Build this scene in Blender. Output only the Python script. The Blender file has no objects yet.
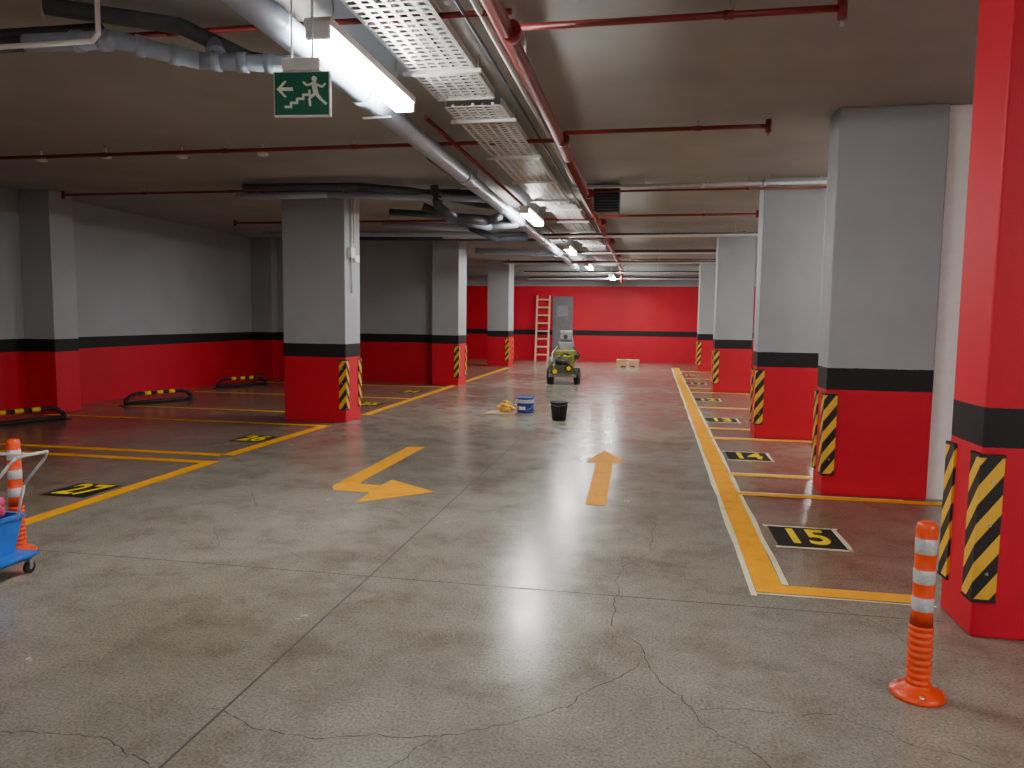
import bpy, bmesh, math, random
from mathutils import Vector, Matrix
random.seed(4)
S=bpy.context.scene
COL=S.collection
# ------------------------------------------------------------ materials
def new_mat(name):
    m=bpy.data.materials.new(name); m.use_nodes=True
    nt=m.node_tree; b=nt.nodes['Principled BSDF']
    return m,nt,b
def N(nt,t,**k):
    n=nt.nodes.new(t)
    for a,v in k.items(): setattr(n,a,v)
    return n
def noise(nt,vec,scale,detail=3,rough=.55):
    n=N(nt,'ShaderNodeTexNoise'); n.inputs['Scale'].default_value=scale
    n.inputs['Detail'].default_value=detail; n.inputs['Roughness'].default_value=rough
    nt.links.new(vec,n.inputs['Vector']); return n.outputs['Fac']
def ramp(nt,fac,stops):
    r=N(nt,'ShaderNodeValToRGB'); e=r.color_ramp.elements
    while len(e)<len(stops): e.new(.5)
    for i,(p,c) in enumerate(stops):
        e[i].position=p; e[i].color=c if len(c)==4 else (*c,1)
    nt.links.new(fac,r.inputs['Fac']); return r.outputs['Color']
def math_(nt,op,a,b=None):
    n=N(nt,'ShaderNodeMath',operation=op)
    for i,v in enumerate((a,b)):
        if v is None: continue
        if isinstance(v,(int,float)): n.inputs[i].default_value=v
        else: nt.links.new(v,n.inputs[i])
    return n.outputs[0]
def mix(nt,fac,a,b,mode='MIX'):
    n=N(nt,'ShaderNodeMix',data_type='RGBA',blend_type=mode)
    for s,v in ((0,fac),(6,a),(7,b)):
        if isinstance(v,(int,float)): n.inputs[s].default_value=v
        elif isinstance(v,tuple): n.inputs[s].default_value=v if len(v)==4 else (*v,1)
        else: nt.links.new(v,n.inputs[s])
    return n.outputs[2]
def bump(nt,b,h,st,dist=.01):
    n=N(nt,'ShaderNodeBump'); n.inputs['Strength'].default_value=st; n.inputs['Distance'].default_value=dist
    nt.links.new(h,n.inputs['Height']); nt.links.new(n.outputs[0],b.inputs['Normal'])
def simple(name,col,rough=.5,metal=0,var=.12,scale=12,bmp=0,emit=None):
    m,nt,b=new_mat(name)
    p=N(nt,'ShaderNodeNewGeometry').outputs['Position']
    n=noise(nt,p,scale,2)
    c0=tuple(max(0,x*(1-var)) for x in col); c1=tuple(min(1,x*(1+var)) for x in col)
    nt.links.new(ramp(nt,n,[(.3,c0),(.7,c1)]),b.inputs['Base Color'])
    b.inputs['Roughness'].default_value=rough; b.inputs['Metallic'].default_value=metal
    if bmp: bump(nt,b,noise(nt,p,scale*8,2),bmp,.004)
    if emit:
        b.inputs['Emission Color'].default_value=(*emit[0],1); b.inputs['Emission Strength'].default_value=emit[1]
    return m
RED=(.62,.007,.030); BLK=(.012,.012,.014); GRY=(.37,.40,.43)
def banded(name,top_red=False,red_top_z=None):
    m,nt,b=new_mat(name)
    p=N(nt,'ShaderNodeNewGeometry').outputs['Position']
    sx=N(nt,'ShaderNodeSeparateXYZ'); nt.links.new(p,sx.inputs[0])
    z=math_(nt,'ADD',sx.outputs[2],math_(nt,'MULTIPLY',math_(nt,'SUBTRACT',noise(nt,p,25,1),.5),.008))
    if red_top_z:
        top=mix(nt,math_(nt,'GREATER_THAN',z,red_top_z),RED,GRY)
    else: top=RED if top_red else GRY
    c=mix(nt,math_(nt,'GREATER_THAN',z,1.185),BLK,top)
    c=mix(nt,math_(nt,'GREATER_THAN',z,.985),RED,c)
    n=noise(nt,p,1.3,4)
    c=mix(nt,1.0,c,ramp(nt,n,[(.3,(.88,.88,.88)),(.7,(1.0,1.0,1.0))]),'MULTIPLY')
    nt.links.new(c,b.inputs['Base Color']); b.inputs['Roughness'].default_value=.55
    b.inputs['Specular IOR Level'].default_value=.35
    bump(nt,b,noise(nt,p,120,2),.25,.003)
    return m
M_WALL=banded('painted_wall_banded'); M_REDCOL=banded('painted_column_red',True); M_BACK=banded('painted_back_wall',False,2.84)
def floor_mat():
    m,nt,b=new_mat('polished_concrete')
    p=N(nt,'ShaderNodeNewGeometry').outputs['Position']
    big=noise(nt,p,.45,4,.6)
    c=ramp(nt,big,[(.3,(.20,.178,.143)),(.5,(.262,.240,.200)),(.7,(.33,.308,.265))])
    med=noise(nt,p,2.4,7,.75)
    c=mix(nt,1.0,c,ramp(nt,med,[(.28,(.66,.62,.56)),(.5,(.97,.97,.96)),(.72,(1.14,1.14,1.12))]),'MULTIPLY')
    fine=noise(nt,p,75,3,.75)
    c=mix(nt,1.0,c,ramp(nt,fine,[(.3,(.56,.55,.54)),(.5,(1.0,1.0,1.0)),(.68,(1.28,1.28,1.28))]),'MULTIPLY')
    st=noise(nt,p,.8,7,.65)
    c=mix(nt,ramp(nt,st,[(.53,(0,0,0)),(.68,(.5,.5,.5))]),c,(.11,.085,.062))
    sx=N(nt,'ShaderNodeSeparateXYZ'); nt.links.new(p,sx.inputs[0])
    rb=math_(nt,'MULTIPLY',math_(nt,'GREATER_THAN',sx.outputs[0],.78),math_(nt,'GREATER_THAN',sx.outputs[1],4.5))
    bay=math_(nt,'MAXIMUM',rb,math_(nt,'LESS_THAN',sx.outputs[0],-4.62))
    c=mix(nt,math_(nt,'MULTIPLY',bay,.65),c,mix(nt,1.0,c,(.80,.60,.50),'MULTIPLY'))
    nt.links.new(c,b.inputs['Base Color'])
    r=ramp(nt,med,[(.3,(.17,.17,.17)),(.7,(.28,.28,.28))])
    nt.links.new(r,b.inputs['Roughness'])
    b.inputs['Specular IOR Level'].default_value=.55
    bump(nt,b,fine,.09,.003)
    return m
M_FLOOR=floor_mat()
M_CEIL=simple('ceiling_plaster',(.325,.33,.318),.85,var=.09,scale=.9,bmp=.15)
def worn(name,col,rough=.6):
    m,nt,b=new_mat(name)
    p=N(nt,'ShaderNodeNewGeometry').outputs['Position']
    c=ramp(nt,noise(nt,p,5,5,.7),[(.28,tuple(x*.78 for x in col)),(.5,col),(.8,tuple(min(1,x*1.1) for x in col))])
    nt.links.new(c,b.inputs['Base Color']); b.inputs['Roughness'].default_value=rough
    b.inputs['Specular IOR Level'].default_value=.15
    return m
M_YEL=worn('yellow_floor_paint',(.93,.39,.0))
M_TAPE=worn('masking_tape',(.78,.70,.48),.7)
M_BLKP=worn('black_floor_paint',(.018,.018,.02))
M_YTX=worn('yellow_number_paint',(.92,.66,.0))
M_CRACK=simple('crack_dark',(.05,.042,.034),.9)  # dark brown colour of the thin floor crack strips
M_JOINT=simple('joint_filler',(.06,.053,.043),.8)
def chev(name,period=.2,k=1.4,ax=True):
    m,nt,b=new_mat(name)
    tc=N(nt,'ShaderNodeTexCoord').outputs['Object']
    sx=N(nt,'ShaderNodeSeparateXYZ'); nt.links.new(tc,sx.inputs[0])
    u=math_(nt,'SUBTRACT',sx.outputs[0],sx.outputs[1])
    w=math_(nt,'DIVIDE',math_(nt,'SUBTRACT',sx.outputs[2],math_(nt,'MULTIPLY',u,k)),period)
    f=math_(nt,'FRACT',math_(nt,'ADD',w,20))
    c=mix(nt,math_(nt,'GREATER_THAN',f,.5),(.014,.014,.014),(.82,.46,.03))
    nt.links.new(c,b.inputs['Base Color']); b.inputs['Roughness'].default_value=.5
    return m
M_CHEV=chev('chevron_rubber')
M_RUB=simple('black_rubber',(.014,.014,.015),.6)
M_RPIPE=simple('red_sprinkler_pipe_paint',(.19,.016,.014),.4)
M_GPIPE=simple('grey_pvc_pipe',(.36,.44,.56),.35,var=.06)
M_DPIPE=simple('dark_pipe_insulation',(.06,.07,.085),.5)
M_GALV=simple('galvanised_steel',(.66,.66,.64),.38,.6,scale=30)
M_COND=simple('pale_conduit',(.5,.5,.49),.5)
M_WHITE=simple('white_paint',(.88,.88,.88),.5,var=.03)
M_WPLA=simple('white_plastic',(.75,.75,.73),.4,var=.03)
M_TUBE=simple('fluorescent_diffuser',(.9,.9,.9),.5,emit=((1.0,.98,.935),162))
M_GREEN=simple('exit_sign_green',(.0,.13,.07),.4)
M_EXW=simple('exit_sign_white',(.85,.88,.82),.4)
M_ORA=simple('orange_polyurethane',(.80,.065,.008),.35,var=.06)
M_REFL=simple('reflective_band',(.60,.62,.64),.25,.3,scale=80)
M_BLUE=simple('blue_plastic',(.02,.15,.58),.35)
M_PINK=simple('pink_cloth',(.62,.06,.18),.9,bmp=.4)
M_STEEL=simple('bare_steel',(.5,.5,.5),.35,.8)
M_CARD=simple('cardboard',(.50,.33,.17),.85)
M_RAG=simple('yellow_rag',(.80,.48,.06),.9)
M_LABEL=simple('blue_label',(.01,.05,.30),.4)
M_MACH=simple('machine_green_yellow',(.20,.20,.03),.45)
M_MACHG=simple('machine_grey',(.22,.23,.23),.45)
M_LAD=simple('ladder_wood',(.62,.50,.34),.6)
M_DOOR=simple('grey_door_paint',(.15,.16,.17),.45)
# ------------------------------------------------------------ mesh builder
class MB:
    def __init__(s): s.bm=bmesh.new(); s.mats=[]
    def mi(s,m):
        if m not in s.mats: s.mats.append(m)
        return s.mats.index(m)
    def face(s,co,m,smooth=False):
        vs=[s.bm.verts.new(c) for c in co]
        f=s.bm.faces.new(vs); f.material_index=s.mi(m); f.smooth=smooth; return f
    def box(s,x0,x1,y0,y1,z0,z1,m,M=None,bev=0):
        r=bmesh.ops.create_cube(s.bm,size=1)
        vs=r['verts']
        for v in vs:
            v.co=Vector(((x0+x1)/2+v.co.x*(x1-x0),(y0+y1)/2+v.co.y*(y1-y0),(z0+z1)/2+v.co.z*(z1-z0)))
        fs=set(f for v in vs for f in v.link_faces)
        for f in fs: f.material_index=s.mi(m)
        if bev:
            es=list(set(e for v in vs for e in v.link_edges))
            r2=bmesh.ops.bevel(s.bm,geom=es,offset=bev,segments=2,affect='EDGES',profile=.5)
            for f in r2['faces']: f.material_index=s.mi(m)
    def cyl(s,p0,p1,r0,m,r1=None,seg=16,cap=True):
        p0=Vector(p0);p1=Vector(p1); r1=r0 if r1 is None else r1
        d=(p1-p0); q=d.to_track_quat('Z','Y'); 
        A=[];B=[]
        for i in range(seg):
            a=2*math.pi*i/seg; o=Vector((math.cos(a),math.sin(a),0))
            A.append(s.bm.verts.new(p0+q@(o*r0))); B.append(s.bm.verts.new(p1+q@(o*r1)))
        for i in range(seg):
            j=(i+1)%seg
            f=s.bm.faces.new((A[i],A[j],B[j],B[i])); f.material_index=s.mi(m); f.smooth=True
        if cap:
            for L in (A[::-1],B):
                f=s.bm.faces.new(L); f.material_index=s.mi(m)
    def tube(s,pts,r,m,seg=12):
        pts=[Vector(p) for p in pts]
        for a,b in zip(pts,pts[1:]): s.cyl(a,b,r,m,seg=seg)
        for p in pts[1:-1]: s.ball(p,r*1.0,m,seg)
    def rings(s,a,b,n,r,m,w=.03):
        a=Vector(a);b=Vector(b);d=(b-a).normalized()
        for k in range(n):
            c=a+(b-a)*((k+.5)/n); s.cyl(c-d*w/2,c+d*w/2,r,m,seg=16)
    def ball(s,p,r,m,seg=12,sc=(1,1,1)):
        rr=bmesh.ops.create_uvsphere(s.bm,u_segments=seg,v_segments=max(6,seg//2),radius=r)
        for v in rr['verts']: v.co=Vector((v.co.x*sc[0],v.co.y*sc[1],v.co.z*sc[2]))+Vector(p)
        for f in set(f for v in rr['verts'] for f in v.link_faces): f.material_index=s.mi(m); f.smooth=True
    def lathe(s,prof,c,seg=28):
        c=Vector(c); rings=[]
        for r,z,m in prof:
            rings.append([s.bm.verts.new(c+Vector((r*math.cos(2*math.pi*i/seg),r*math.sin(2*math.pi*i/seg),z))) for i in range(seg)])
        for k in range(len(rings)-1):
            for i in range(seg):
                j=(i+1)%seg
                f=s.bm.faces.new((rings[k][i],rings[k][j],rings[k+1][j],rings[k+1][i])); f.material_index=s.mi(prof[k][2]); f.smooth=True
        for L,m in ((rings[0][::-1],prof[0][2]),(rings[-1],prof[-1][2])):
            f=s.bm.faces.new(L); f.material_index=s.mi(m)
    def done(s,name,parent=None,loc=None,rot=None,bevel=0):
        me=bpy.data.meshes.new(name); 
        bmesh.ops.recalc_face_normals(s.bm,faces=s.bm.faces[:])
        s.bm.to_mesh(me); s.bm.free()
        for m in s.mats: me.materials.append(m)
        o=bpy.data.objects.new(name,me); COL.objects.link(o)
        if loc: o.location=loc
        if rot: o.rotation_euler=rot
        if parent: o.parent=parent
        if bevel:
            b=o.modifiers.new('bev','BEVEL'); b.width=bevel; b.segments=2; b.limit_method='ANGLE'
        return o
def boxobj(name,*a,m,bevel=0):
    b=MB(); b.box(*a,m); return b.done(name,bevel=bevel)
CZ=3.5
CR=CZ-.002   # top of hanging rods
# ------------------------------------------------------------ room shell
XL,XR,YB,YN=-9.75,7.0,28.2,-14.0
boxobj('floor',XL-.3,XR+.3,YN-.3,YB+.3,-.2,0,m=M_FLOOR)
boxobj('ceiling',XL-.3,XR+.3,YN-.3,YB+.3,CZ,CZ+.2,m=M_CEIL)
boxobj('wall_left',XL-.3,XL,YN,17.6,0,CZ,m=M_WALL)
boxobj('wall_bay_end',XL-.3,-5.0,17.3,17.6,0,CZ,m=M_WALL)
boxobj('wall_left_recess',-9.75,-9.45,17.6,YB,0,CZ,m=M_BACK)
boxobj('wall_back',-9.75,XR,YB,YB+.3,0,CZ,m=M_BACK)
boxobj('wall_right',XR,XR+.3,YN,YB,0,CZ,m=M_WALL)
boxobj('wall_near',XL,XR,YN-.3,YN,0,CZ,m=M_WALL)
boxobj('wall_pier',-9.75,-9.2,10.15,10.65,0,CZ,m=M_WALL,bevel=.012)
boxobj('wall_pier',-9.75,-9.2,17.0,17.3,0,CZ,m=M_WALL,bevel=.012)
boxobj('ceiling_beam',XL,XR,26.6,26.95,3.15,CZ,m=M_CEIL)
# ------------------------------------------------------------ columns
def guard(x,y,sx,sy,z0=.19,z1=.95,w=.10,t=.014,mat=M_CHEV):
    g=MB()
    xa,xb=sorted((sx*t,-sx*w)); ya,yb=sorted((sy*t,0))
    g.box(xa,xb,ya,yb,0,z1-z0,mat)
    xa,xb=sorted((sx*t,0)); ya,yb=sorted((0,-sy*w))
    g.box(xa,xb,ya,yb,0,z1-z0,mat)
    for zz in (.008,z1-z0-.008):
        g.box(*sorted((sx*(t+.002),-sx*(w+.003))),*sorted((sy*(t+.002),sy*.001)),zz-.008,zz+.008,M_RUB)
        g.box(*sorted((sx*(t+.002),sx*.001)),*sorted((sy*.0,-sy*(w+.003))),zz-.008,zz+.008,M_RUB)
    for zz in (.15,.4,.62):
        g.cyl((-sx*w*.5,sy*t,zz),(-sx*w*.5,sy*(t+.005),zz),.008,M_STEEL,seg=8)
    return g,(x,y,z0)
def column(x0,x1,y0,y1,side,mat=M_WALL,name='concrete_column',gl=True):
    e=MB(); e.box(x0,x1,y0,y1,0,CZ,mat)
    o=e.done(name,bevel=.012)
    if gl:
        x=x0 if side>0 else x1; sx=-1 if side>0 else 1
        for y,sy in ((y0,-1),(y1,1)):
            g,l=guard(x,y,sx,sy,mat=M_CHEV)
            g.done('corner_guard',parent=o,loc=l)
    return o
column(1.66,2.75,4.04,4.45,1,M_REDCOL)
column(1.605,2.51,7.17,7.55,1)
column(1.45,2.24,10.5,10.95,1)
column(1.44,2.24,17.1,17.6,1)
column(1.50,2.14,24.0,24.5,1)
L1=column(-5.46,-4.46,10.42,11.0,-1)
column(-5.05,-4.40,16.85,17.6,-1)
column(-5.29,-4.57,24.0,24.9,-1)
column(1.6,2.6,-3.0,-2.4,1); column(-5.46,-4.46,-3.0,-2.4,-1)
e=MB(); e.box(2.515,3.1,7.22,7.7,0,CZ,M_WHITE); e.done('white_wall_pier',bevel=.008)
e=MB(); e.cyl((-4.435,10.62,1.95),(-4.435,10.62,CR),.015,M_WPLA); e.cyl((-4.435,10.72,2.7),(-4.435,10.72,CR),.015,M_WPLA)
e.box(-4.459,-4.39,10.50,10.66,2.47,2.62,M_WPLA,bev=.006); e.box(-4.44,-4.38,10.62,10.8,2.42,2.52,M_WPLA,bev=.006)
e.cyl((-4.435,10.62,2.2),(-4.435,10.62,2.47),.012,M_WPLA)
e.done('switch_box_conduit')
# ------------------------------------------------------------ floor markings
Z1,Z2,Z3=.002,.0035,.005
def flat(name,polys,mat,z):
    e=MB()
    for k,p in enumerate(polys): e.face([(x,y,z+.0002*(k%5)) for x,y in p],mat)
    return e.done(name)
def rect(x0,x1,y0,y1): return [(x0,y0),(x1,y0),(x1,y1),(x0,y1)]
def wobble_strip(p0,p1,w,seg=.35,jit=.006):
    p0=Vector(p0);p1=Vector(p1); L=(p1-p0).length; n=max(2,int(L/seg)); d=(p1-p0)/L; nn=Vector((-d.y,d.x))
    out=[]; prev=None
    for i in range(n+1):
        c=p0+d*(L*i/n); a=c+nn*(w/2+random.uniform(-jit,jit)); bb=c-nn*(w/2+random.uniform(-jit,jit))
        if prev: out.append([tuple(prev[0]),tuple(prev[1]),tuple(bb),tuple(a)])
        prev=(a,bb)
    return out
def xr(y): return .66+(y-4.5)*.0062
yel=[]; tape=[]
yel+=wobble_strip((xr(4.46)+.09,4.46),(xr(25)+.09,25.4),.17,.6,.003)
tape+=wobble_strip((xr(4.40)-.015,4.40),(xr(25)-.015,25.4),.04,.5,.007)
tape+=wobble_strip((xr(4.62)+.195,4.62),(xr(25)+.195,25.4),.035,.5,.006)
tape+=wobble_strip((xr(4.4)-.03,4.44),(1.64,4.44),.02,.3,.004)
rlines=[(4.46,4.60,1.64),(6.98,7.10,6.4),(7.87,7.99,6.4),(10.28,10.42,6.4),(11.22,11.35,6.4),(13.9,14.05,6.4),(16.85,17.0,6.4),(17.9,18.05,6.4),(20.8,20.95,6.4),(23.75,23.9,6.4)]
for a,c,x in rlines:
    xx=xr(a)+.17
    yel.append(rect(xx,x,a,c))
    if a>5: tape+=wobble_strip((xx+.02,c+.02),(min(x,2.3),c+.02),.028,.3,.005)
flat('bay_line_marking',yel,M_YEL,Z2)
flat('masking_tape_strips',tape,M_TAPE,Z1)
yel=[]
yel+=wobble_strip((-4.62,-2),(-4.66,7.28),.15,.8,.003)
yel+=[rect(-9.3,-4.74,7.14,7.27)]
yel+=wobble_strip((-4.70,7.62),(-4.62,10.1),.15,.8,.003)
yel+=[rect(-9.3,-4.78,7.55,7.68),rect(-9.3,-4.69,9.98,10.1)]
yel+=wobble_strip((-4.52,11.3),(-4.50,23.6),.15,.8,.003)
yel+=[rect(-9.3,-4.6,11.3,11.42),rect(-9.3,-4.6,13.8,13.92),rect(-9.3,-4.6,16.3,16.42),rect(-9.3,-4.7,2.0,2.12),rect(-9.3,-4.7,4.5,4.62)]
flat('bay_line_marking',yel,M_YEL,Z2)
flat('straight_arrow_marking',[[(-.51,6.30),(-.33,6.30),(-.36,8.26),(-.22,8.28),(-.50,9.05),(-.68,8.18),(-.55,8.24)]],M_YEL,Z2)
flat('turn_arrow_marking',[[(-2.90,8.66),(-2.90,6.44),(-2.82,6.30),(-2.62,6.30),(-2.68,6.60),(-2.71,6.68),(-2.69,8.71)],
     [(-2.82,6.30),(-2.47,6.29),(-2.45,5.91),(-1.90,6.45),(-2.45,6.84),(-2.47,6.58),(-2.68,6.60)]],M_YEL,Z2)
def number(txt,x0,x1,y0,y1,rot,size=.56):
    e=MB(); e.face([(x0,y0,Z2),(x1,y0,Z2),(x1,y1,Z2),(x0,y1,Z2)],M_BLKP)
    if x0>0:
        for p0,p1 in (((x0-.03,y1+.015),(x1+.05,y1+.015)),((x0-.02,y0-.015),(x1+.03,y0-.015)),((x1+.015,y0-.04),(x1+.015,y1+.03))):
            for q in wobble_strip(p0,p1,.035,.12,.008): e.face([(a,c,Z1) for a,c in q],M_TAPE)
    o=e.done('painted_bay_number')
    cu=bpy.data.curves.new('digits','FONT'); cu.body=txt; cu.size=size; cu.align_x='CENTER'; cu.align_y='CENTER'; cu.offset=.014
    t=bpy.data.objects.new('digits',cu); COL.objects.link(t); cu.materials.append(M_YTX)
    t.location=((x0+x1)/2,(y0+y1)/2,Z3); t.rotation_euler=(0,0,rot); t.scale=(.62,.95,1); t.parent=o
    return o
for t,y in (('15',5.70),('14',9.05),('13',12.3),('12',15.4),('11',19.3),('10',22.3)):
    number(t,.95,1.42,y-.26,y+.26,0)
for t,y in (('27',5.78),('26',8.75),('25',12.8),('24',15.2)):
    number(t,-5.24,-4.80,y-.24,y+.24,0)
e=MB()
def strip3(pts,w,mat,z,jit=0):
    for a,c in zip(pts,pts[1:]):
        for q in wobble_strip(a,c,w,.08 if jit else 1.0,jit): e.face([(x,y,z) for x,y in q],mat)
strip3([(-1.66,-6),(-1.66,24)],.012,M_JOINT,.001)
for yy,x1 in ((4.22,1.6),(10.3,6.6),(16.4,6.6),(-1.9,6.6)): strip3([(-9.6,yy),(x1,yy)],.012,M_JOINT,.001)
e.done('floor_expansion_joints')
e=MB()
def crack(pts,w=.0035,sub=4,amp=.12):
    P=[Vector(p) for p in pts]
    for _ in range(sub):
        Q=[P[0]]
        for a,c in zip(P,P[1:]):
            d=c-a; mid=(a+c)/2+Vector((-d.y,d.x))*random.uniform(-amp,amp); Q+=[mid,c]
        P=Q
    for i,(a,c) in enumerate(zip(P,P[1:])):
        d=(c-a).normalized(); n=Vector((-d.y,d.x))*w*random.uniform(.3,.9)
        e.face([(a.x-n.x,a.y-n.y,.0012),(c.x-n.x,c.y-n.y,.0012),(c.x+n.x,c.y+n.y,.0012),(a.x+n.x,a.y+n.y,.0012)],M_CRACK)
crack([(.08,5.9),(0.05,5.29),(-.16,4.18),(.02,3.44),(.22,3.0),(.45,2.71),(.6,2.2)])
crack([(-1.72,2.62),(-1.2,2.5),(-.77,2.61),(-.45,2.8),(-.20,3.11),(.0,3.4)])
crack([(-.77,2.61),(-.95,2.3),(-.8,1.9)],.003)
crack([(.22,3.0),(.8,3.1),(1.3,2.8)],.0025)
crack([(-3.2,5.0),(-2.9,4.5),(-2.4,4.6),(-2.0,4.3)],.003)
crack([(-4.4,6.2),(-3.6,6.1),(-3.2,5.6),(-2.4,5.9),(-1.7,5.5)],.004)
crack([(-3.9,8.9),(-3.2,8.2),(-3.3,7.4)],.003)
crack([(-.9,7.5),(-.2,7.9),(.3,8.9)],.003)
crack([(.95,4.4),(1.3,3.9),(2.0,3.6)],.003)
crack([(-2.4,2.3),(-2.0,2.35),(-1.66,2.2)],.004)
e.done('floor_cracks')
# ------------------------------------------------------------ overhead services
def fixture(x,y,z=3.2,L=1.55,hang=True):
    e=MB()
    e.box(-.08,.08,-L/2,L/2,.035,.085,M_WPLA)
    e.box(-.065,.065,-L/2+.03,L/2-.03,-.03,.034,M_TUBE)
    e.box(-.07,.07,-L/2-.005,-L/2+.03,-.030,.05,M_WPLA); e.box(-.07,.07,L/2-.03,L/2+.005,-.030,.05,M_WPLA)
    if hang:
        for yy in (-L*.36,L*.36): e.cyl((0,yy,.08),(0,yy,CR-z),.006,M_STEEL,seg=6)
    return e.done('fluorescent_light_fixture',loc=(x,y,z))
for y in (-12.5,-6.8,-1.2,4.85,11.9,17.7,23.2):
    fixture(-1.9,y)
fixture(-1.3,25.4,3.0)
for x,y in ((4.6,-6),(4.6,0.5),(4.6,9.2),(4.6,14.5),(4.6,21),(-7.3,-5)):
    fixture(x,y)
e=MB(); R=.088
px=lambda y:-2.14-.012*(y-4)
e.cyl((px(-14),-13.9,3.26),(px(24.5),24.5,3.26),R,M_GPIPE,seg=20)
for y in (-10,-7,-4,-1,1.8,5.4,8.6,12.2,15.5,18.8,22):
    e.cyl((px(y),y-.07,3.26),(px(y),y+.07,3.26),R+.012,M_GPIPE,seg=20)
    e.cyl((px(y)-R-.02,y+.3,3.26),(px(y)-R-.02,y+.3,CR),.006,M_STEEL,seg=6); e.cyl((px(y)+R+.02,y+.3,3.26),(px(y)+R+.02,y+.3,CR),.006,M_STEEL,seg=6)
    e.box(px(y)-R-.03,px(y)+R+.03,y+.285,y+.315,3.155,3.17,M_STEEL)
e.done('drain_pipe')
e=MB(); e.cyl((-2.42,8.0,3.36),(-2.42,25,3.36),.05,M_DPIPE); e.cyl((-1.05,-5,3.42),(-1.05,25,3.42),.018,M_COND); e.cyl((-1.15,-5,3.42),(-1.15,20,3.42),.012,M_DPIPE)
e.cyl((-1.98,6.4,3.34),(-1.98,25,3.34),.02,M_RPIPE)
e.done('service_conduits')
def tray(x0,x1,y0,y1,z,name='perforated_cable_tray'):
    e=MB(); w=x1-x0
    nx=6; px_=w/nx
    for i in range(nx+1):
        xx=x0+i*px_; e.box(xx-.014,xx+.014,y0,y1,z,z+.003,M_GALV)
    n=int((y1-y0)/.075)
    for k in range(n+1):
        yy=y0+k*(y1-y0)/n; ww=.018 if k%2 else .03
        e.box(x0,x1,yy-ww/2,yy+ww/2,z-.0015,z+.0035,M_GALV)
    for xx in (x0,x1):
        e.box(xx-.002,xx+.002,y0,y1,z-.002,z+.06,M_GALV)
        e.box(xx-(.012 if xx==x0 else 0),xx+(.012 if xx==x1 else 0),y0,y1,z+.057,z+.06,M_GALV)
    yy=y0+.4
    while yy<y1:
        e.box(x0-.06,x1+.06,yy-.02,yy+.02,z-.03,z-.004,M_GALV)
        for xx in (x0-.04,x1+.04): e.cyl((xx,yy,z-.03),(xx,yy,CR),.005,M_STEEL,seg=6)
        yy+=1.5
    e.box(x0,x1,y1-.03,y1,z-.012,z+.05,M_GALV)
    for k in range(5):
        xx=x0+.06+k*.085; e.cyl((xx,y0,z+.018),(xx,y1,z+.018),.013,M_DPIPE if k%2 else M_COND,seg=8)
    return e.done(name)
tray(-1.78,-1.31,-4,6.12,3.40)
tray(-1.74,-1.27,6.2,11.6,3.36)
tray(-1.66,-1.2,11.8,17.5,3.38); tray(-1.6,-1.15,17.7,25,3.38)
e=MB()
e.cyl((-.83,-13.9,3.3),(-.90,8,3.3),.05,M_RPIPE); e.cyl((-.90,8,3.3),(-1.0,26,3.3),.05,M_RPIPE)
for y in (1.5,4.5,7.2,10.3,13.3,16.5,20):
    e.cyl((-.86,y-.04,3.3),(-.86,y+.04,3.3),.062,M_RPIPE)
    e.cyl((-.86,y+.5,3.3),(-.86,y+.5,CR),.006,M_STEEL,seg=6)
e.cyl((-1.0,26,3.3),(-1.0,26,2.85),.05,M_RPIPE)
def branch(x0,x1,y,z=3.42,r=.021):
    e.cyl((x0,y,z),(x1,y,z),r,M_RPIPE)
    for xx,s in ((x0,1),(x1,-1)):
        if abs(xx+.88)<.5: continue
        e.cyl((xx,y,z+.06),(xx,y,z-.06),r*1.35,M_RPIPE); e.cyl((xx,y,z-.06),(xx,y,z-.10),.012,M_STEEL)
    n=int(abs(x1-x0)/1.6)
    for k in range(1,n+1):
        xx=x0+(x1-x0)*k/(n+.5)
        e.cyl((xx,y,z),(xx,y,CR),.005,M_STEEL,seg=6); e.cyl((xx-.03,y,z),(xx+.03,y,z),r*1.3,M_RPIPE)
branch(-.86,1.05,4.75); branch(-.88,1.04,7.42); branch(-.9,2.3,10.4,3.35,.015); branch(-.9,1.75,13.35); branch(-.9,1.9,16.4); branch(-.95,1.9,20.0); branch(-.95,2.2,23)
branch(-7.6,-.88,7.55,3.38); branch(-8.9,-5.4,10.1,3.40,.018) ; branch(-8,-.9,13.4,3.38); branch(-4.3,-.9,16.6,3.38); branch(-4.4,-.9,20,3.38); branch(-4.4,-.9,23,3.38)
branch(-7.6,-.86,4.5,3.42,.018)
e.done('sprinkler_pipework')
for x,y in ((-7.1,7.75),(-5.3,7.8),(-4.3,7.8),(-6.2,7.7)):
    e=MB(); e.cyl((0,0,.0),(0,0,.098),.012,M_WPLA); e.lathe([(.03,-.03,M_WPLA),(.06,-.02,M_WPLA),(.06,.0,M_WPLA),(.02,.02,M_WPLA)],(0,0,0)); e.done('smoke_detector',loc=(x,y,3.4))
e=MB(); e.cyl((-1.1,10.2,3.38),(2.24,10.2,3.38),.022,M_COND)
for x in (-.9,-.1,.7,1.5,2.1): e.cyl((x,10.2,3.38),(x,10.2,CR),.005,M_STEEL,seg=6)
for x in (.62,1.4): e.cyl((x,10.2,3.4),(x,10.2,3.34),.03,M_COND)
e.done('cross_conduit')
e=MB()
e.cyl((-9.7,4.02,3.22),(-3.75,4.02,3.22),.045,M_DPIPE,seg=16)
PP=[(-3.75,4.02,3.22),(-3.18,4.05,3.22),(-2.85,4.40,3.2),(-2.30,4.55,3.2),(-2.18,4.6,3.25)]
e.tube(PP,.052,M_GPIPE,16)
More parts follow.
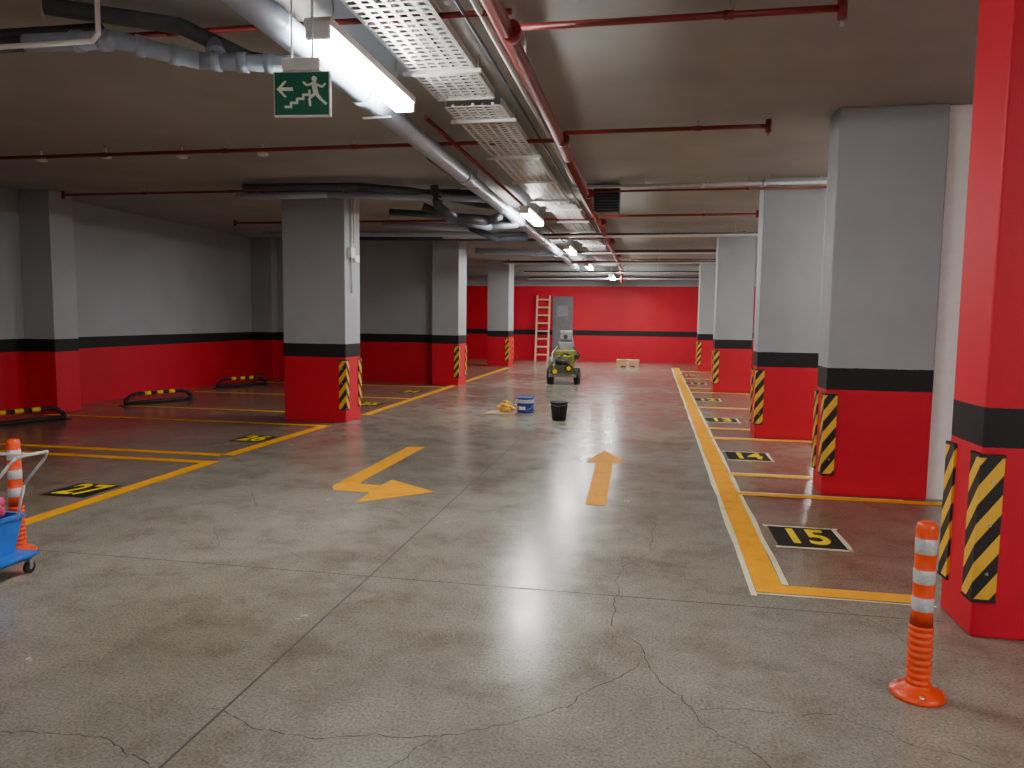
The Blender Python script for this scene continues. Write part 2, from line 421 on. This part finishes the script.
e.rings((-3.50,4.035,3.22),(-3.15,4.05,3.22),2,.062,M_GPIPE,.06); e.rings((-3.15,4.08,3.22),(-2.88,4.37,3.2),2,.062,M_GPIPE,.06); e.rings((-2.83,4.405,3.2),(-2.35,4.535,3.2),3,.062,M_GPIPE,.06)
e.cyl((-9.7,4.22,3.36),(-3.4,4.22,3.36),.035,M_DPIPE)
e.tube([(-3.6,4.0,3.42),(-2.95,4.35,3.40),(-2.70,4.75,3.32),(-2.2,5.0,3.28)],.05,M_DPIPE,14)
e.tube([(-2.72,4.42,3.2),(-2.82,4.52,3.34),(-2.9,4.6,3.43)],.05,M_GPIPE,14)
e.rings((-2.74,4.44,3.22),(-2.88,4.58,3.40),2,.060,M_GPIPE,.05)
for x in (-4.4,-5.9,-7.5): 
    e.cyl((x,4.02,3.22),(x,4.02,CR),.006,M_STEEL,seg=6); e.cyl((x-.02,4.02,3.22),(x+.02,4.02,3.22),.052,M_STEEL)
e.done('branch_drain_pipe')
e=MB(); e.tube([(-4.3,3.8,3.12),(-3.12,3.8,3.12),(-3.08,3.8,3.16),(-3.08,3.8,3.42),(-2.9,3.8,3.48)],.014,M_WPLA,10)
e.tube([(-4.3,3.8,3.12),(-4.3,3.8,3.48)],.014,M_WPLA,10); e.done('white_conduit_loop')
e=MB()
e.tube([(-5.9,10.2,3.42),(-4.1,10.2,3.40),(-3.5,10.35,3.36),(-2.42,10.4,3.36)],.06,M_DPIPE,14)
e.tube([(-5.9,9.95,3.30),(-4.5,9.95,3.30),(-2.9,10.1,3.26),(-2.2,10.4,3.26)],.045,M_GPIPE,14)
e.tube([(-5.7,9.8,3.40),(-4.0,9.8,3.38),(-3.3,10.0,3.34),(-2.6,10.8,3.28),(-2.2,11.2,3.26)],.05,M_DPIPE,14)
e.tube([(-3.0,10.1,3.42),(-2.95,10.1,3.15),(-2.75,10.3,3.0),(-2.4,10.7,3.0),(-2.22,10.9,3.1)],.06,M_DPIPE,14)
e.rings((-2.93,10.1,3.35),(-2.95,10.1,3.18),3,.072,M_DPIPE)
e.tube([(-3.6,11.5,3.36),(-3.1,11.7,3.14),(-2.6,12.0,3.08),(-2.22,12.3,3.16)],.06,M_DPIPE,14)
e.tube([(-4.4,12.2,3.38),(-3.4,12.2,3.30),(-2.3,12.6,3.26)],.055,M_DPIPE,14)
e.tube([(-3.3,13.4,3.25),(-2.8,13.5,3.05),(-2.3,13.8,3.1)],.06,M_DPIPE,14)
e.tube([(-5.0,13.5,3.35),(-3.3,13.5,3.25)],.06,M_GPIPE,14)
e.tube([(-8.0,14.5,3.3),(-2.2,14.5,3.24)],.055,M_GPIPE,14)
e.tube([(-6.5,15.6,3.34),(-2.2,15.6,3.28)],.07,M_DPIPE,14)
e.tube([(-4.4,18.5,3.3),(-2.2,18.6,3.22)],.07,M_GPIPE,14)
for x in (-5.6,-4.3,-3.4): e.cyl((x,10.0,3.3),(x,10.0,CR),.006,M_STEEL,seg=6)
e.done('branch_drain_pipe')
e=MB()
for y,z in ((15.1,3.25),(19.0,3.25),(21.6,3.2),(25.2,3.15),(26.2,3.0)):
    e.box(-4.3,2.2,y,y+.18,z,z+.03,M_GALV)
    e.cyl((-4.3,y+.09,z+.05),(2.2,y+.09,z+.05),.03,M_DPIPE,seg=8)
    for x in (-3.5,-2.6,.2,1.6): e.cyl((x,y+.09,z),(x,y+.09,CR),.006,M_STEEL,seg=6)
e.done('cross_cable_tray')
e=MB(); e.box(-.80,-.48,10.55,10.62,3.10,3.45,M_RUB)
for k in range(8): 
    zz=3.12+k*.04; e.box(-.79,-.49,10.52,10.56,zz,zz+.012,M_DPIPE)
e.box(-.82,-.46,10.52,10.85,3.45,3.47,M_DPIPE); e.box(-.82,-.80,10.52,10.85,3.10,3.47,M_DPIPE); e.box(-.48,-.46,10.52,10.85,3.10,3.47,M_DPIPE)
for x in (-.78,-.5): e.cyl((x,10.7,3.46),(x,10.7,CR),.006,M_STEEL,seg=6)
e.done('ventilation_louvre')
def exit_sign():
    e=MB(); w,h=.165,.125
    e.box(-w,w,-.015,.015,-2*h,0,M_WPLA,bev=.004)
    e.box(-w+.008,w-.008,-.018,-.0145,-2*h+.008,-.008,M_GREEN)
    e.box(-.11,.11,-.035,.035,0,.07,M_WPLA,bev=.008)
    for x in (-.06,.06): e.cyl((x,0,.06),(x,0,CR-3.0),.006,M_WPLA,seg=8)
    y=-.0195
    def P(pts): e.face([(x,y,z) for x,z in pts],M_EXW)
    P([(-.145,-.10),(-.10,-.055),(-.085,-.055),(-.115,-.09),(-.05,-.09),(-.05,-.11),(-.115,-.11),(-.085,-.145),(-.10,-.145)])
    x,z=-.10,-.205
    for k in range(4):
        P([(x,z),(x+.045,z),(x+.045,z+.014),(x,z+.014)]); P([(x+.031,z),(x+.045,z),(x+.045,z+.034),(x+.031,z+.034)]); x+=.036; z+=.022
    e.cyl((.075,y,-.045),(.075,y-.001,-.045),.016,M_EXW)
    def limb(a,c,t):
        a=Vector(a);c=Vector(c);d=(c-a).normalized();n=Vector((-d.y,d.x))*t/2
        P([tuple(a-n),tuple(c-n),tuple(c+n),tuple(a+n)])
    limb((.07,-.06),(.085,-.13),.03); limb((.075,-.07),(.03,-.08),.013); limb((.03,-.08),(.01,-.06),.012)
    limb((.075,-.07),(.12,-.09),.013); limb((.12,-.09),(.14,-.07),.012)
    limb((.08,-.125),(.045,-.15),.018); limb((.045,-.15),(.05,-.195),.015)
    limb((.085,-.125),(.115,-.16),.018); limb((.115,-.16),(.145,-.185),.015)
    return e.done('exit_sign',loc=(-1.98,4.05,2.98),rot=(0,0,.1))
exit_sign()
# ------------------------------------------------------------ bollards
def bollard(x,y):
    prof=[(.108,0,M_ORA),(.11,.012,M_ORA),(.102,.024,M_ORA),(.070,.034,M_ORA),(.052,.05,M_ORA)]
    z=.055
    while z<.30:
        prof+=[(.044,z,M_ORA),(.050,z+.006,M_ORA),(.050,z+.016,M_ORA),(.044,z+.022,M_ORA)]; z+=.03
    prof+=[(.045,.31,M_ORA),(.041,.38,M_ORA),(.041,.381,M_REFL),(.0435,.384,M_REFL),(.0435,.436,M_REFL),(.041,.44,M_ORA),(.042,.498,M_ORA),
      (.042,.50,M_REFL),(.0435,.502,M_REFL),(.0435,.556,M_REFL),(.041,.56,M_ORA),(.042,.625,M_ORA),(.042,.63,M_REFL),(.0435,.632,M_REFL),(.0435,.69,M_REFL),(.041,.695,M_ORA),(.042,.735,M_ORA),(.038,.755,M_ORA),(.028,.763,M_ORA),(.012,.766,M_ORA)]
    e=MB(); e.lathe(prof,(0,0,0),32)
    for k in range(3):
        a=k*2.1+.4; e.cyl((.087*math.cos(a),.087*math.sin(a),.02),(.087*math.cos(a),.087*math.sin(a),.034),.010,M_STEEL,seg=6)
    return e.done('flexible_bollard',loc=(x,y,0))
bollard(1.18,3.34); bollard(-4.12,4.16)
# ------------------------------------------------------------ mop bucket trolley
e=MB()
cx,cy=-3.97,3.68
def ring(z,hx,hy): return [(cx-hx,cy-hy,z),(cx+hx,cy-hy,z),(cx+hx,cy+hy,z),(cx-hx,cy+hy,z)]
def loft(levels,m):
    vs=[[e.bm.verts.new(c) for c in ring(*l)] for l in levels]
    for A,B in zip(vs,vs[1:]):
        for i in range(4):
            f=e.bm.faces.new((A[i],A[(i+1)%4],B[(i+1)%4],B[i])); f.material_index=e.mi(m)
    f=e.bm.faces.new(vs[0][::-1]); f.material_index=e.mi(m); f=e.bm.faces.new(vs[-1]); f.material_index=e.mi(m)
loft([(.09,.26,.16),(.115,.29,.19),(.13,.29,.19),(.13,.17,.13),(.33,.20,.165),(.35,.20,.165),(.35,.215,.18),(.37,.215,.18),(.37,.19,.155),(.30,.17,.14)],M_BLUE)
for sx in (-1,1):
    for sy in (-1,1):
        x,y=cx+sx*.25,cy+sy*.15
        e.cyl((x,y,.065),(x,y,.10),.012,M_STEEL,seg=8)
        e.cyl((x-.012,y,.036),(x+.012,y,.036),.036,M_RUB,seg=16); e.cyl((x-.014,y,.036),(x+.014,y,.036),.012,M_STEEL,seg=8)
        e.box(x-.02,x-.015,y-.012,y+.012,.036,.08,M_STEEL); e.box(x+.015,x+.02,y-.012,y+.012,.036,.08,M_STEEL)
e.box(cx-.16,cx+.14,cy-.12,cy+.12,.36,.42,M_PINK,bev=.02)
for k in range(12): e.ball((cx-.08+k*.024,cy+random.uniform(-.11,.03),.43+random.uniform(0,.07)),.05,M_PINK,sc=(1,1.2,.8))
for sy in (-1,1): e.tube([(cx+.2,cy+sy*.13,.34),(cx+.26,cy+sy*.13,.56),(cx+.42,cy+sy*.13,.735),(cx+.45,cy+sy*.11,.775)],.009,M_COND,8)
e.tube([(cx+.45,cy-.11,.775),(cx+.45,cy+.11,.775)],.009,M_COND,8)
e.tube([(cx+.45,cy,.775),(cx-.45,cy-.02,.75)],.009,M_COND,8)
e.done('mop_bucket_trolley')
# ------------------------------------------------------------ paint bucket, black bucket, rags
e=MB(); r=.145
e.lathe([(r*.93,0,M_WPLA),(r*.95,.03,M_WPLA),(r*.95,.035,M_LABEL),(r*.985,.20,M_LABEL),(r*.985,.205,M_WPLA),(r,.25,M_WPLA),(r+.008,.252,M_WPLA),(r+.008,.262,M_WPLA),(r,.264,M_LABEL),(r+.01,.285,M_LABEL),(r+.012,.30,M_LABEL),(r-.004,.302,M_LABEL),(r-.02,.292,M_LABEL)],(0,0,0))
e.box(-.09,.02,-r-.002,-r+.03,.10,.15,M_EXW)
e.tube([(-r-.01,0,.24),(-r-.02,-.06,.17),(-.06,-r-.03,.10),(.06,-r-.03,.10),(r+.02,-.06,.17),(r+.01,0,.24)],.004,M_STEEL,6)
e.done('paint_bucket',loc=(-2.0,12.1,0))
e=MB()
e.lathe([(.105,0,M_RUB),(.11,.01,M_RUB),(.14,.27,M_RUB),(.155,.275,M_RUB),(.155,.295,M_RUB),(.14,.295,M_RUB),(.10,.03,M_RUB)],(0,0,0))
e.tube([(-.145,0,.27),(-.13,-.08,.25),(0,-.165,.235),(.13,-.08,.25),(.145,0,.27)],.004,M_STEEL,6)
e.done('rubber_bucket',loc=(-1.38,11.62,0))
e=MB(); e.box(-.28,.16,-.2,.15,0.001,.012,M_CARD); e.box(-.3,-.05,-.3,-.1,.012,.02,M_CARD)
for k in range(36):
    a=random.uniform(0,6.28); d=random.uniform(0,.15)
    e.ball((.0+d*math.cos(a),.0+d*math.sin(a)*.7,.05+random.uniform(0,.20)*(1-d/.17)),random.uniform(.03,.055),M_RAG,8,(1.1,1,.6))
e.done('rag_pile',loc=(-2.36,12.25,0))
# ------------------------------------------------------------ grinding machine
e=MB()
e.box(-.32,.32,-.35,.35,.16,.24,M_MACHG,bev=.02)
for sx in (-1,1):
    e.cyl((sx*.26,-.12,.19),(sx*.37,-.12,.19),.19,M_RUB,seg=20); e.cyl((sx*.25,-.12,.19),(sx*.38,-.12,.19),.07,M_MACHG,seg=12)
    e.cyl((sx*.28,.30,.12),(sx*.36,.30,.12),.12,M_RUB,seg=16)
e.box(-.24,.24,-.40,-.05,.22,.46,M_MACH,bev=.03)
for k in range(7): e.box(-.2,.2,-.43,-.40,.25+k*.028,.262+k*.028,M_MACHG)
e.cyl((-.15,-.43,.52),(.15,-.43,.52),.06,M_RUB,seg=14); e.cyl((-.12,-.30,.56),(-.12,-.02,.56),.09,M_MACHG,seg=16)
e.box(-.02,.24,-.3,.05,.46,.66,M_MACH,bev=.03); e.cyl((.1,-.1,.66),(.1,-.1,.70),.04,M_RUB)
e.cyl((.16,-.42,.38),(.16,-.47,.38),.09,M_RUB,seg=18); e.cyl((.16,-.47,.38),(.16,-.48,.38),.05,M_YTX,seg=14)
e.cyl((-.16,-.44,.30),(-.16,-.46,.30),.05,M_YTX,seg=14)
for sx in (-1,1): e.tube([(sx*.2,.2,.24),(sx*.2,.32,.75),(sx*.14,.36,1.08)],.016,M_STEEL,8)
e.box(-.26,.26,.05,.42,.5,.78,M_MACH,bev=.04)
e.box(-.17,.17,.22,.42,.72,.96,M_MACHG,bev=.03); e.box(-.15,.15,.24,.40,.98,1.24,M_MACHG,bev=.04)
e.cyl((0,.23,1.09),(0,.22,1.09),.05,M_RUB)
e.tube([(-.36,.1,.66),(-.18,.3,.84)],.014,M_RUB,8); e.tube([(.36,.1,.66),(.18,.3,.84)],.014,M_RUB,8)
e.tube([(-.22,-.2,.46),(-.28,-.1,.7),(-.2,.25,.85)],.012,M_STEEL,8)
e.tube([(-.1,-.4,.6),(.05,-.45,.72),(.2,-.3,.7)],.012,M_RUB,8)
e.cyl((-.3,-.15,.30),(-.3,-.15,.62),.05,M_MACHG,seg=12); e.cyl((.3,-.1,.62),(.3,.1,.62),.06,M_RUB,seg=12)
o=e.done('concrete_grinding_machine',loc=(-2.08,18.4,0)); o.scale=(1.06,1.06,1.06)
# ------------------------------------------------------------ ladder, door, box
e=MB()
for sx in (-1,1): e.box(sx*.24-.03,sx*.24+.03,-.02,.03,0,2.5,M_LAD)
for k in range(8): e.box(-.24,.24,-.015,.02,.22+k*.3,.27+k*.3,M_LAD)
e.done('wooden_ladder',loc=(-4.0,27.75,0.0),rot=(-.13,0,0))
e=MB(); e.box(-.38,.38,0,.06,0,2.45,M_DOOR); e.box(-.33,.33,-.02,0,.05,2.38,M_DOOR,bev=.01)
e.box(-.2,.2,-.03,-.02,1.7,2.1,M_MACHG); e.cyl((.26,-.06,1.1),(.26,-.02,1.1),.02,M_STEEL)
e.done('door_1',loc=(-3.27,28.13,0))
e=MB(); e.box(-.38,.38,-.25,.25,.04,.24,M_CARD,bev=.006); 
for x in (-.3,0,.3): e.box(x-.05,x+.05,-.25,.25,0,.04,M_LAD)
e.box(-.38,-.01,-.27,-.25,.20,.245,M_CARD); e.box(-.04,.04,-.255,.255,.05,.243,M_LAD)
e.done('cardboard_box',loc=(-.70,25.6,0))
# ------------------------------------------------------------ wheel stops
def stripes_tube(L,h=.19):
    r=.033
    e=MB(); pts=[Vector((-L/2,0,.04)),Vector((-L/2+.02,0,h*.5)),Vector((-L/2+.12,0,h*.9)),Vector((-L/2+.24,0,h)),Vector((L/2-.24,0,h)),Vector((L/2-.12,0,h*.9)),Vector((L/2-.02,0,h*.5)),Vector((L/2,0,.04))]
    e.tube(pts[:4],r,M_RUB,12); e.tube(pts[4:],r,M_RUB,12)
    n=7; a=-L/2+.24; w=(L-.48)/n
    for k in range(n): e.cyl((a+k*w,0,h),(a+(k+1)*w,0,h),r,M_YTX if k%2==1 else M_RUB)
    for p in (pts[3],pts[4]): e.ball(p,r,M_RUB)
    for x in (-L/2,L/2): e.box(x-.07,x+.07,-.07,.07,0,.01,M_RUB)
    e.cyl((-L/2,0,.034),(L/2,0,.034),r,M_RUB)
    return e
for x,y,a in ((-8.85,9.05,1.25),(-8.72,11.98,1.2),(-8.98,15.2,1.2)):
    stripes_tube(1.3).done('tubular_wheel_stop',loc=(x,y,0),rot=(0,0,a))
# ------------------------------------------------------------ world + camera
w=bpy.data.worlds.new('World'); S.world=w; w.use_nodes=True
w.node_tree.nodes['Background'].inputs[0].default_value=(.5,.5,.5,1); w.node_tree.nodes['Background'].inputs[1].default_value=.3
yaw,p,th=.1826,.0885,math.radians(.7)
F=Vector((-math.sin(yaw)*math.cos(p),math.cos(yaw)*math.cos(p),-math.sin(p)))
Rv=Vector((math.cos(yaw),math.sin(yaw),0)); Uv=Rv.cross(F)
Rc=Rv*math.cos(th)+Uv*math.sin(th); Uc=-Rv*math.sin(th)+Uv*math.cos(th)
cam=bpy.data.cameras.new('camera'); co=bpy.data.objects.new('camera',cam); COL.objects.link(co)
m=Matrix((Rc,Uc,-F)).transposed().to_4x4(); m.translation=Vector((0,0,1.6)); co.matrix_world=m
cam.sensor_width=36; cam.lens=740/1024*36; cam.clip_start=.05; cam.clip_end=200
S.camera=co
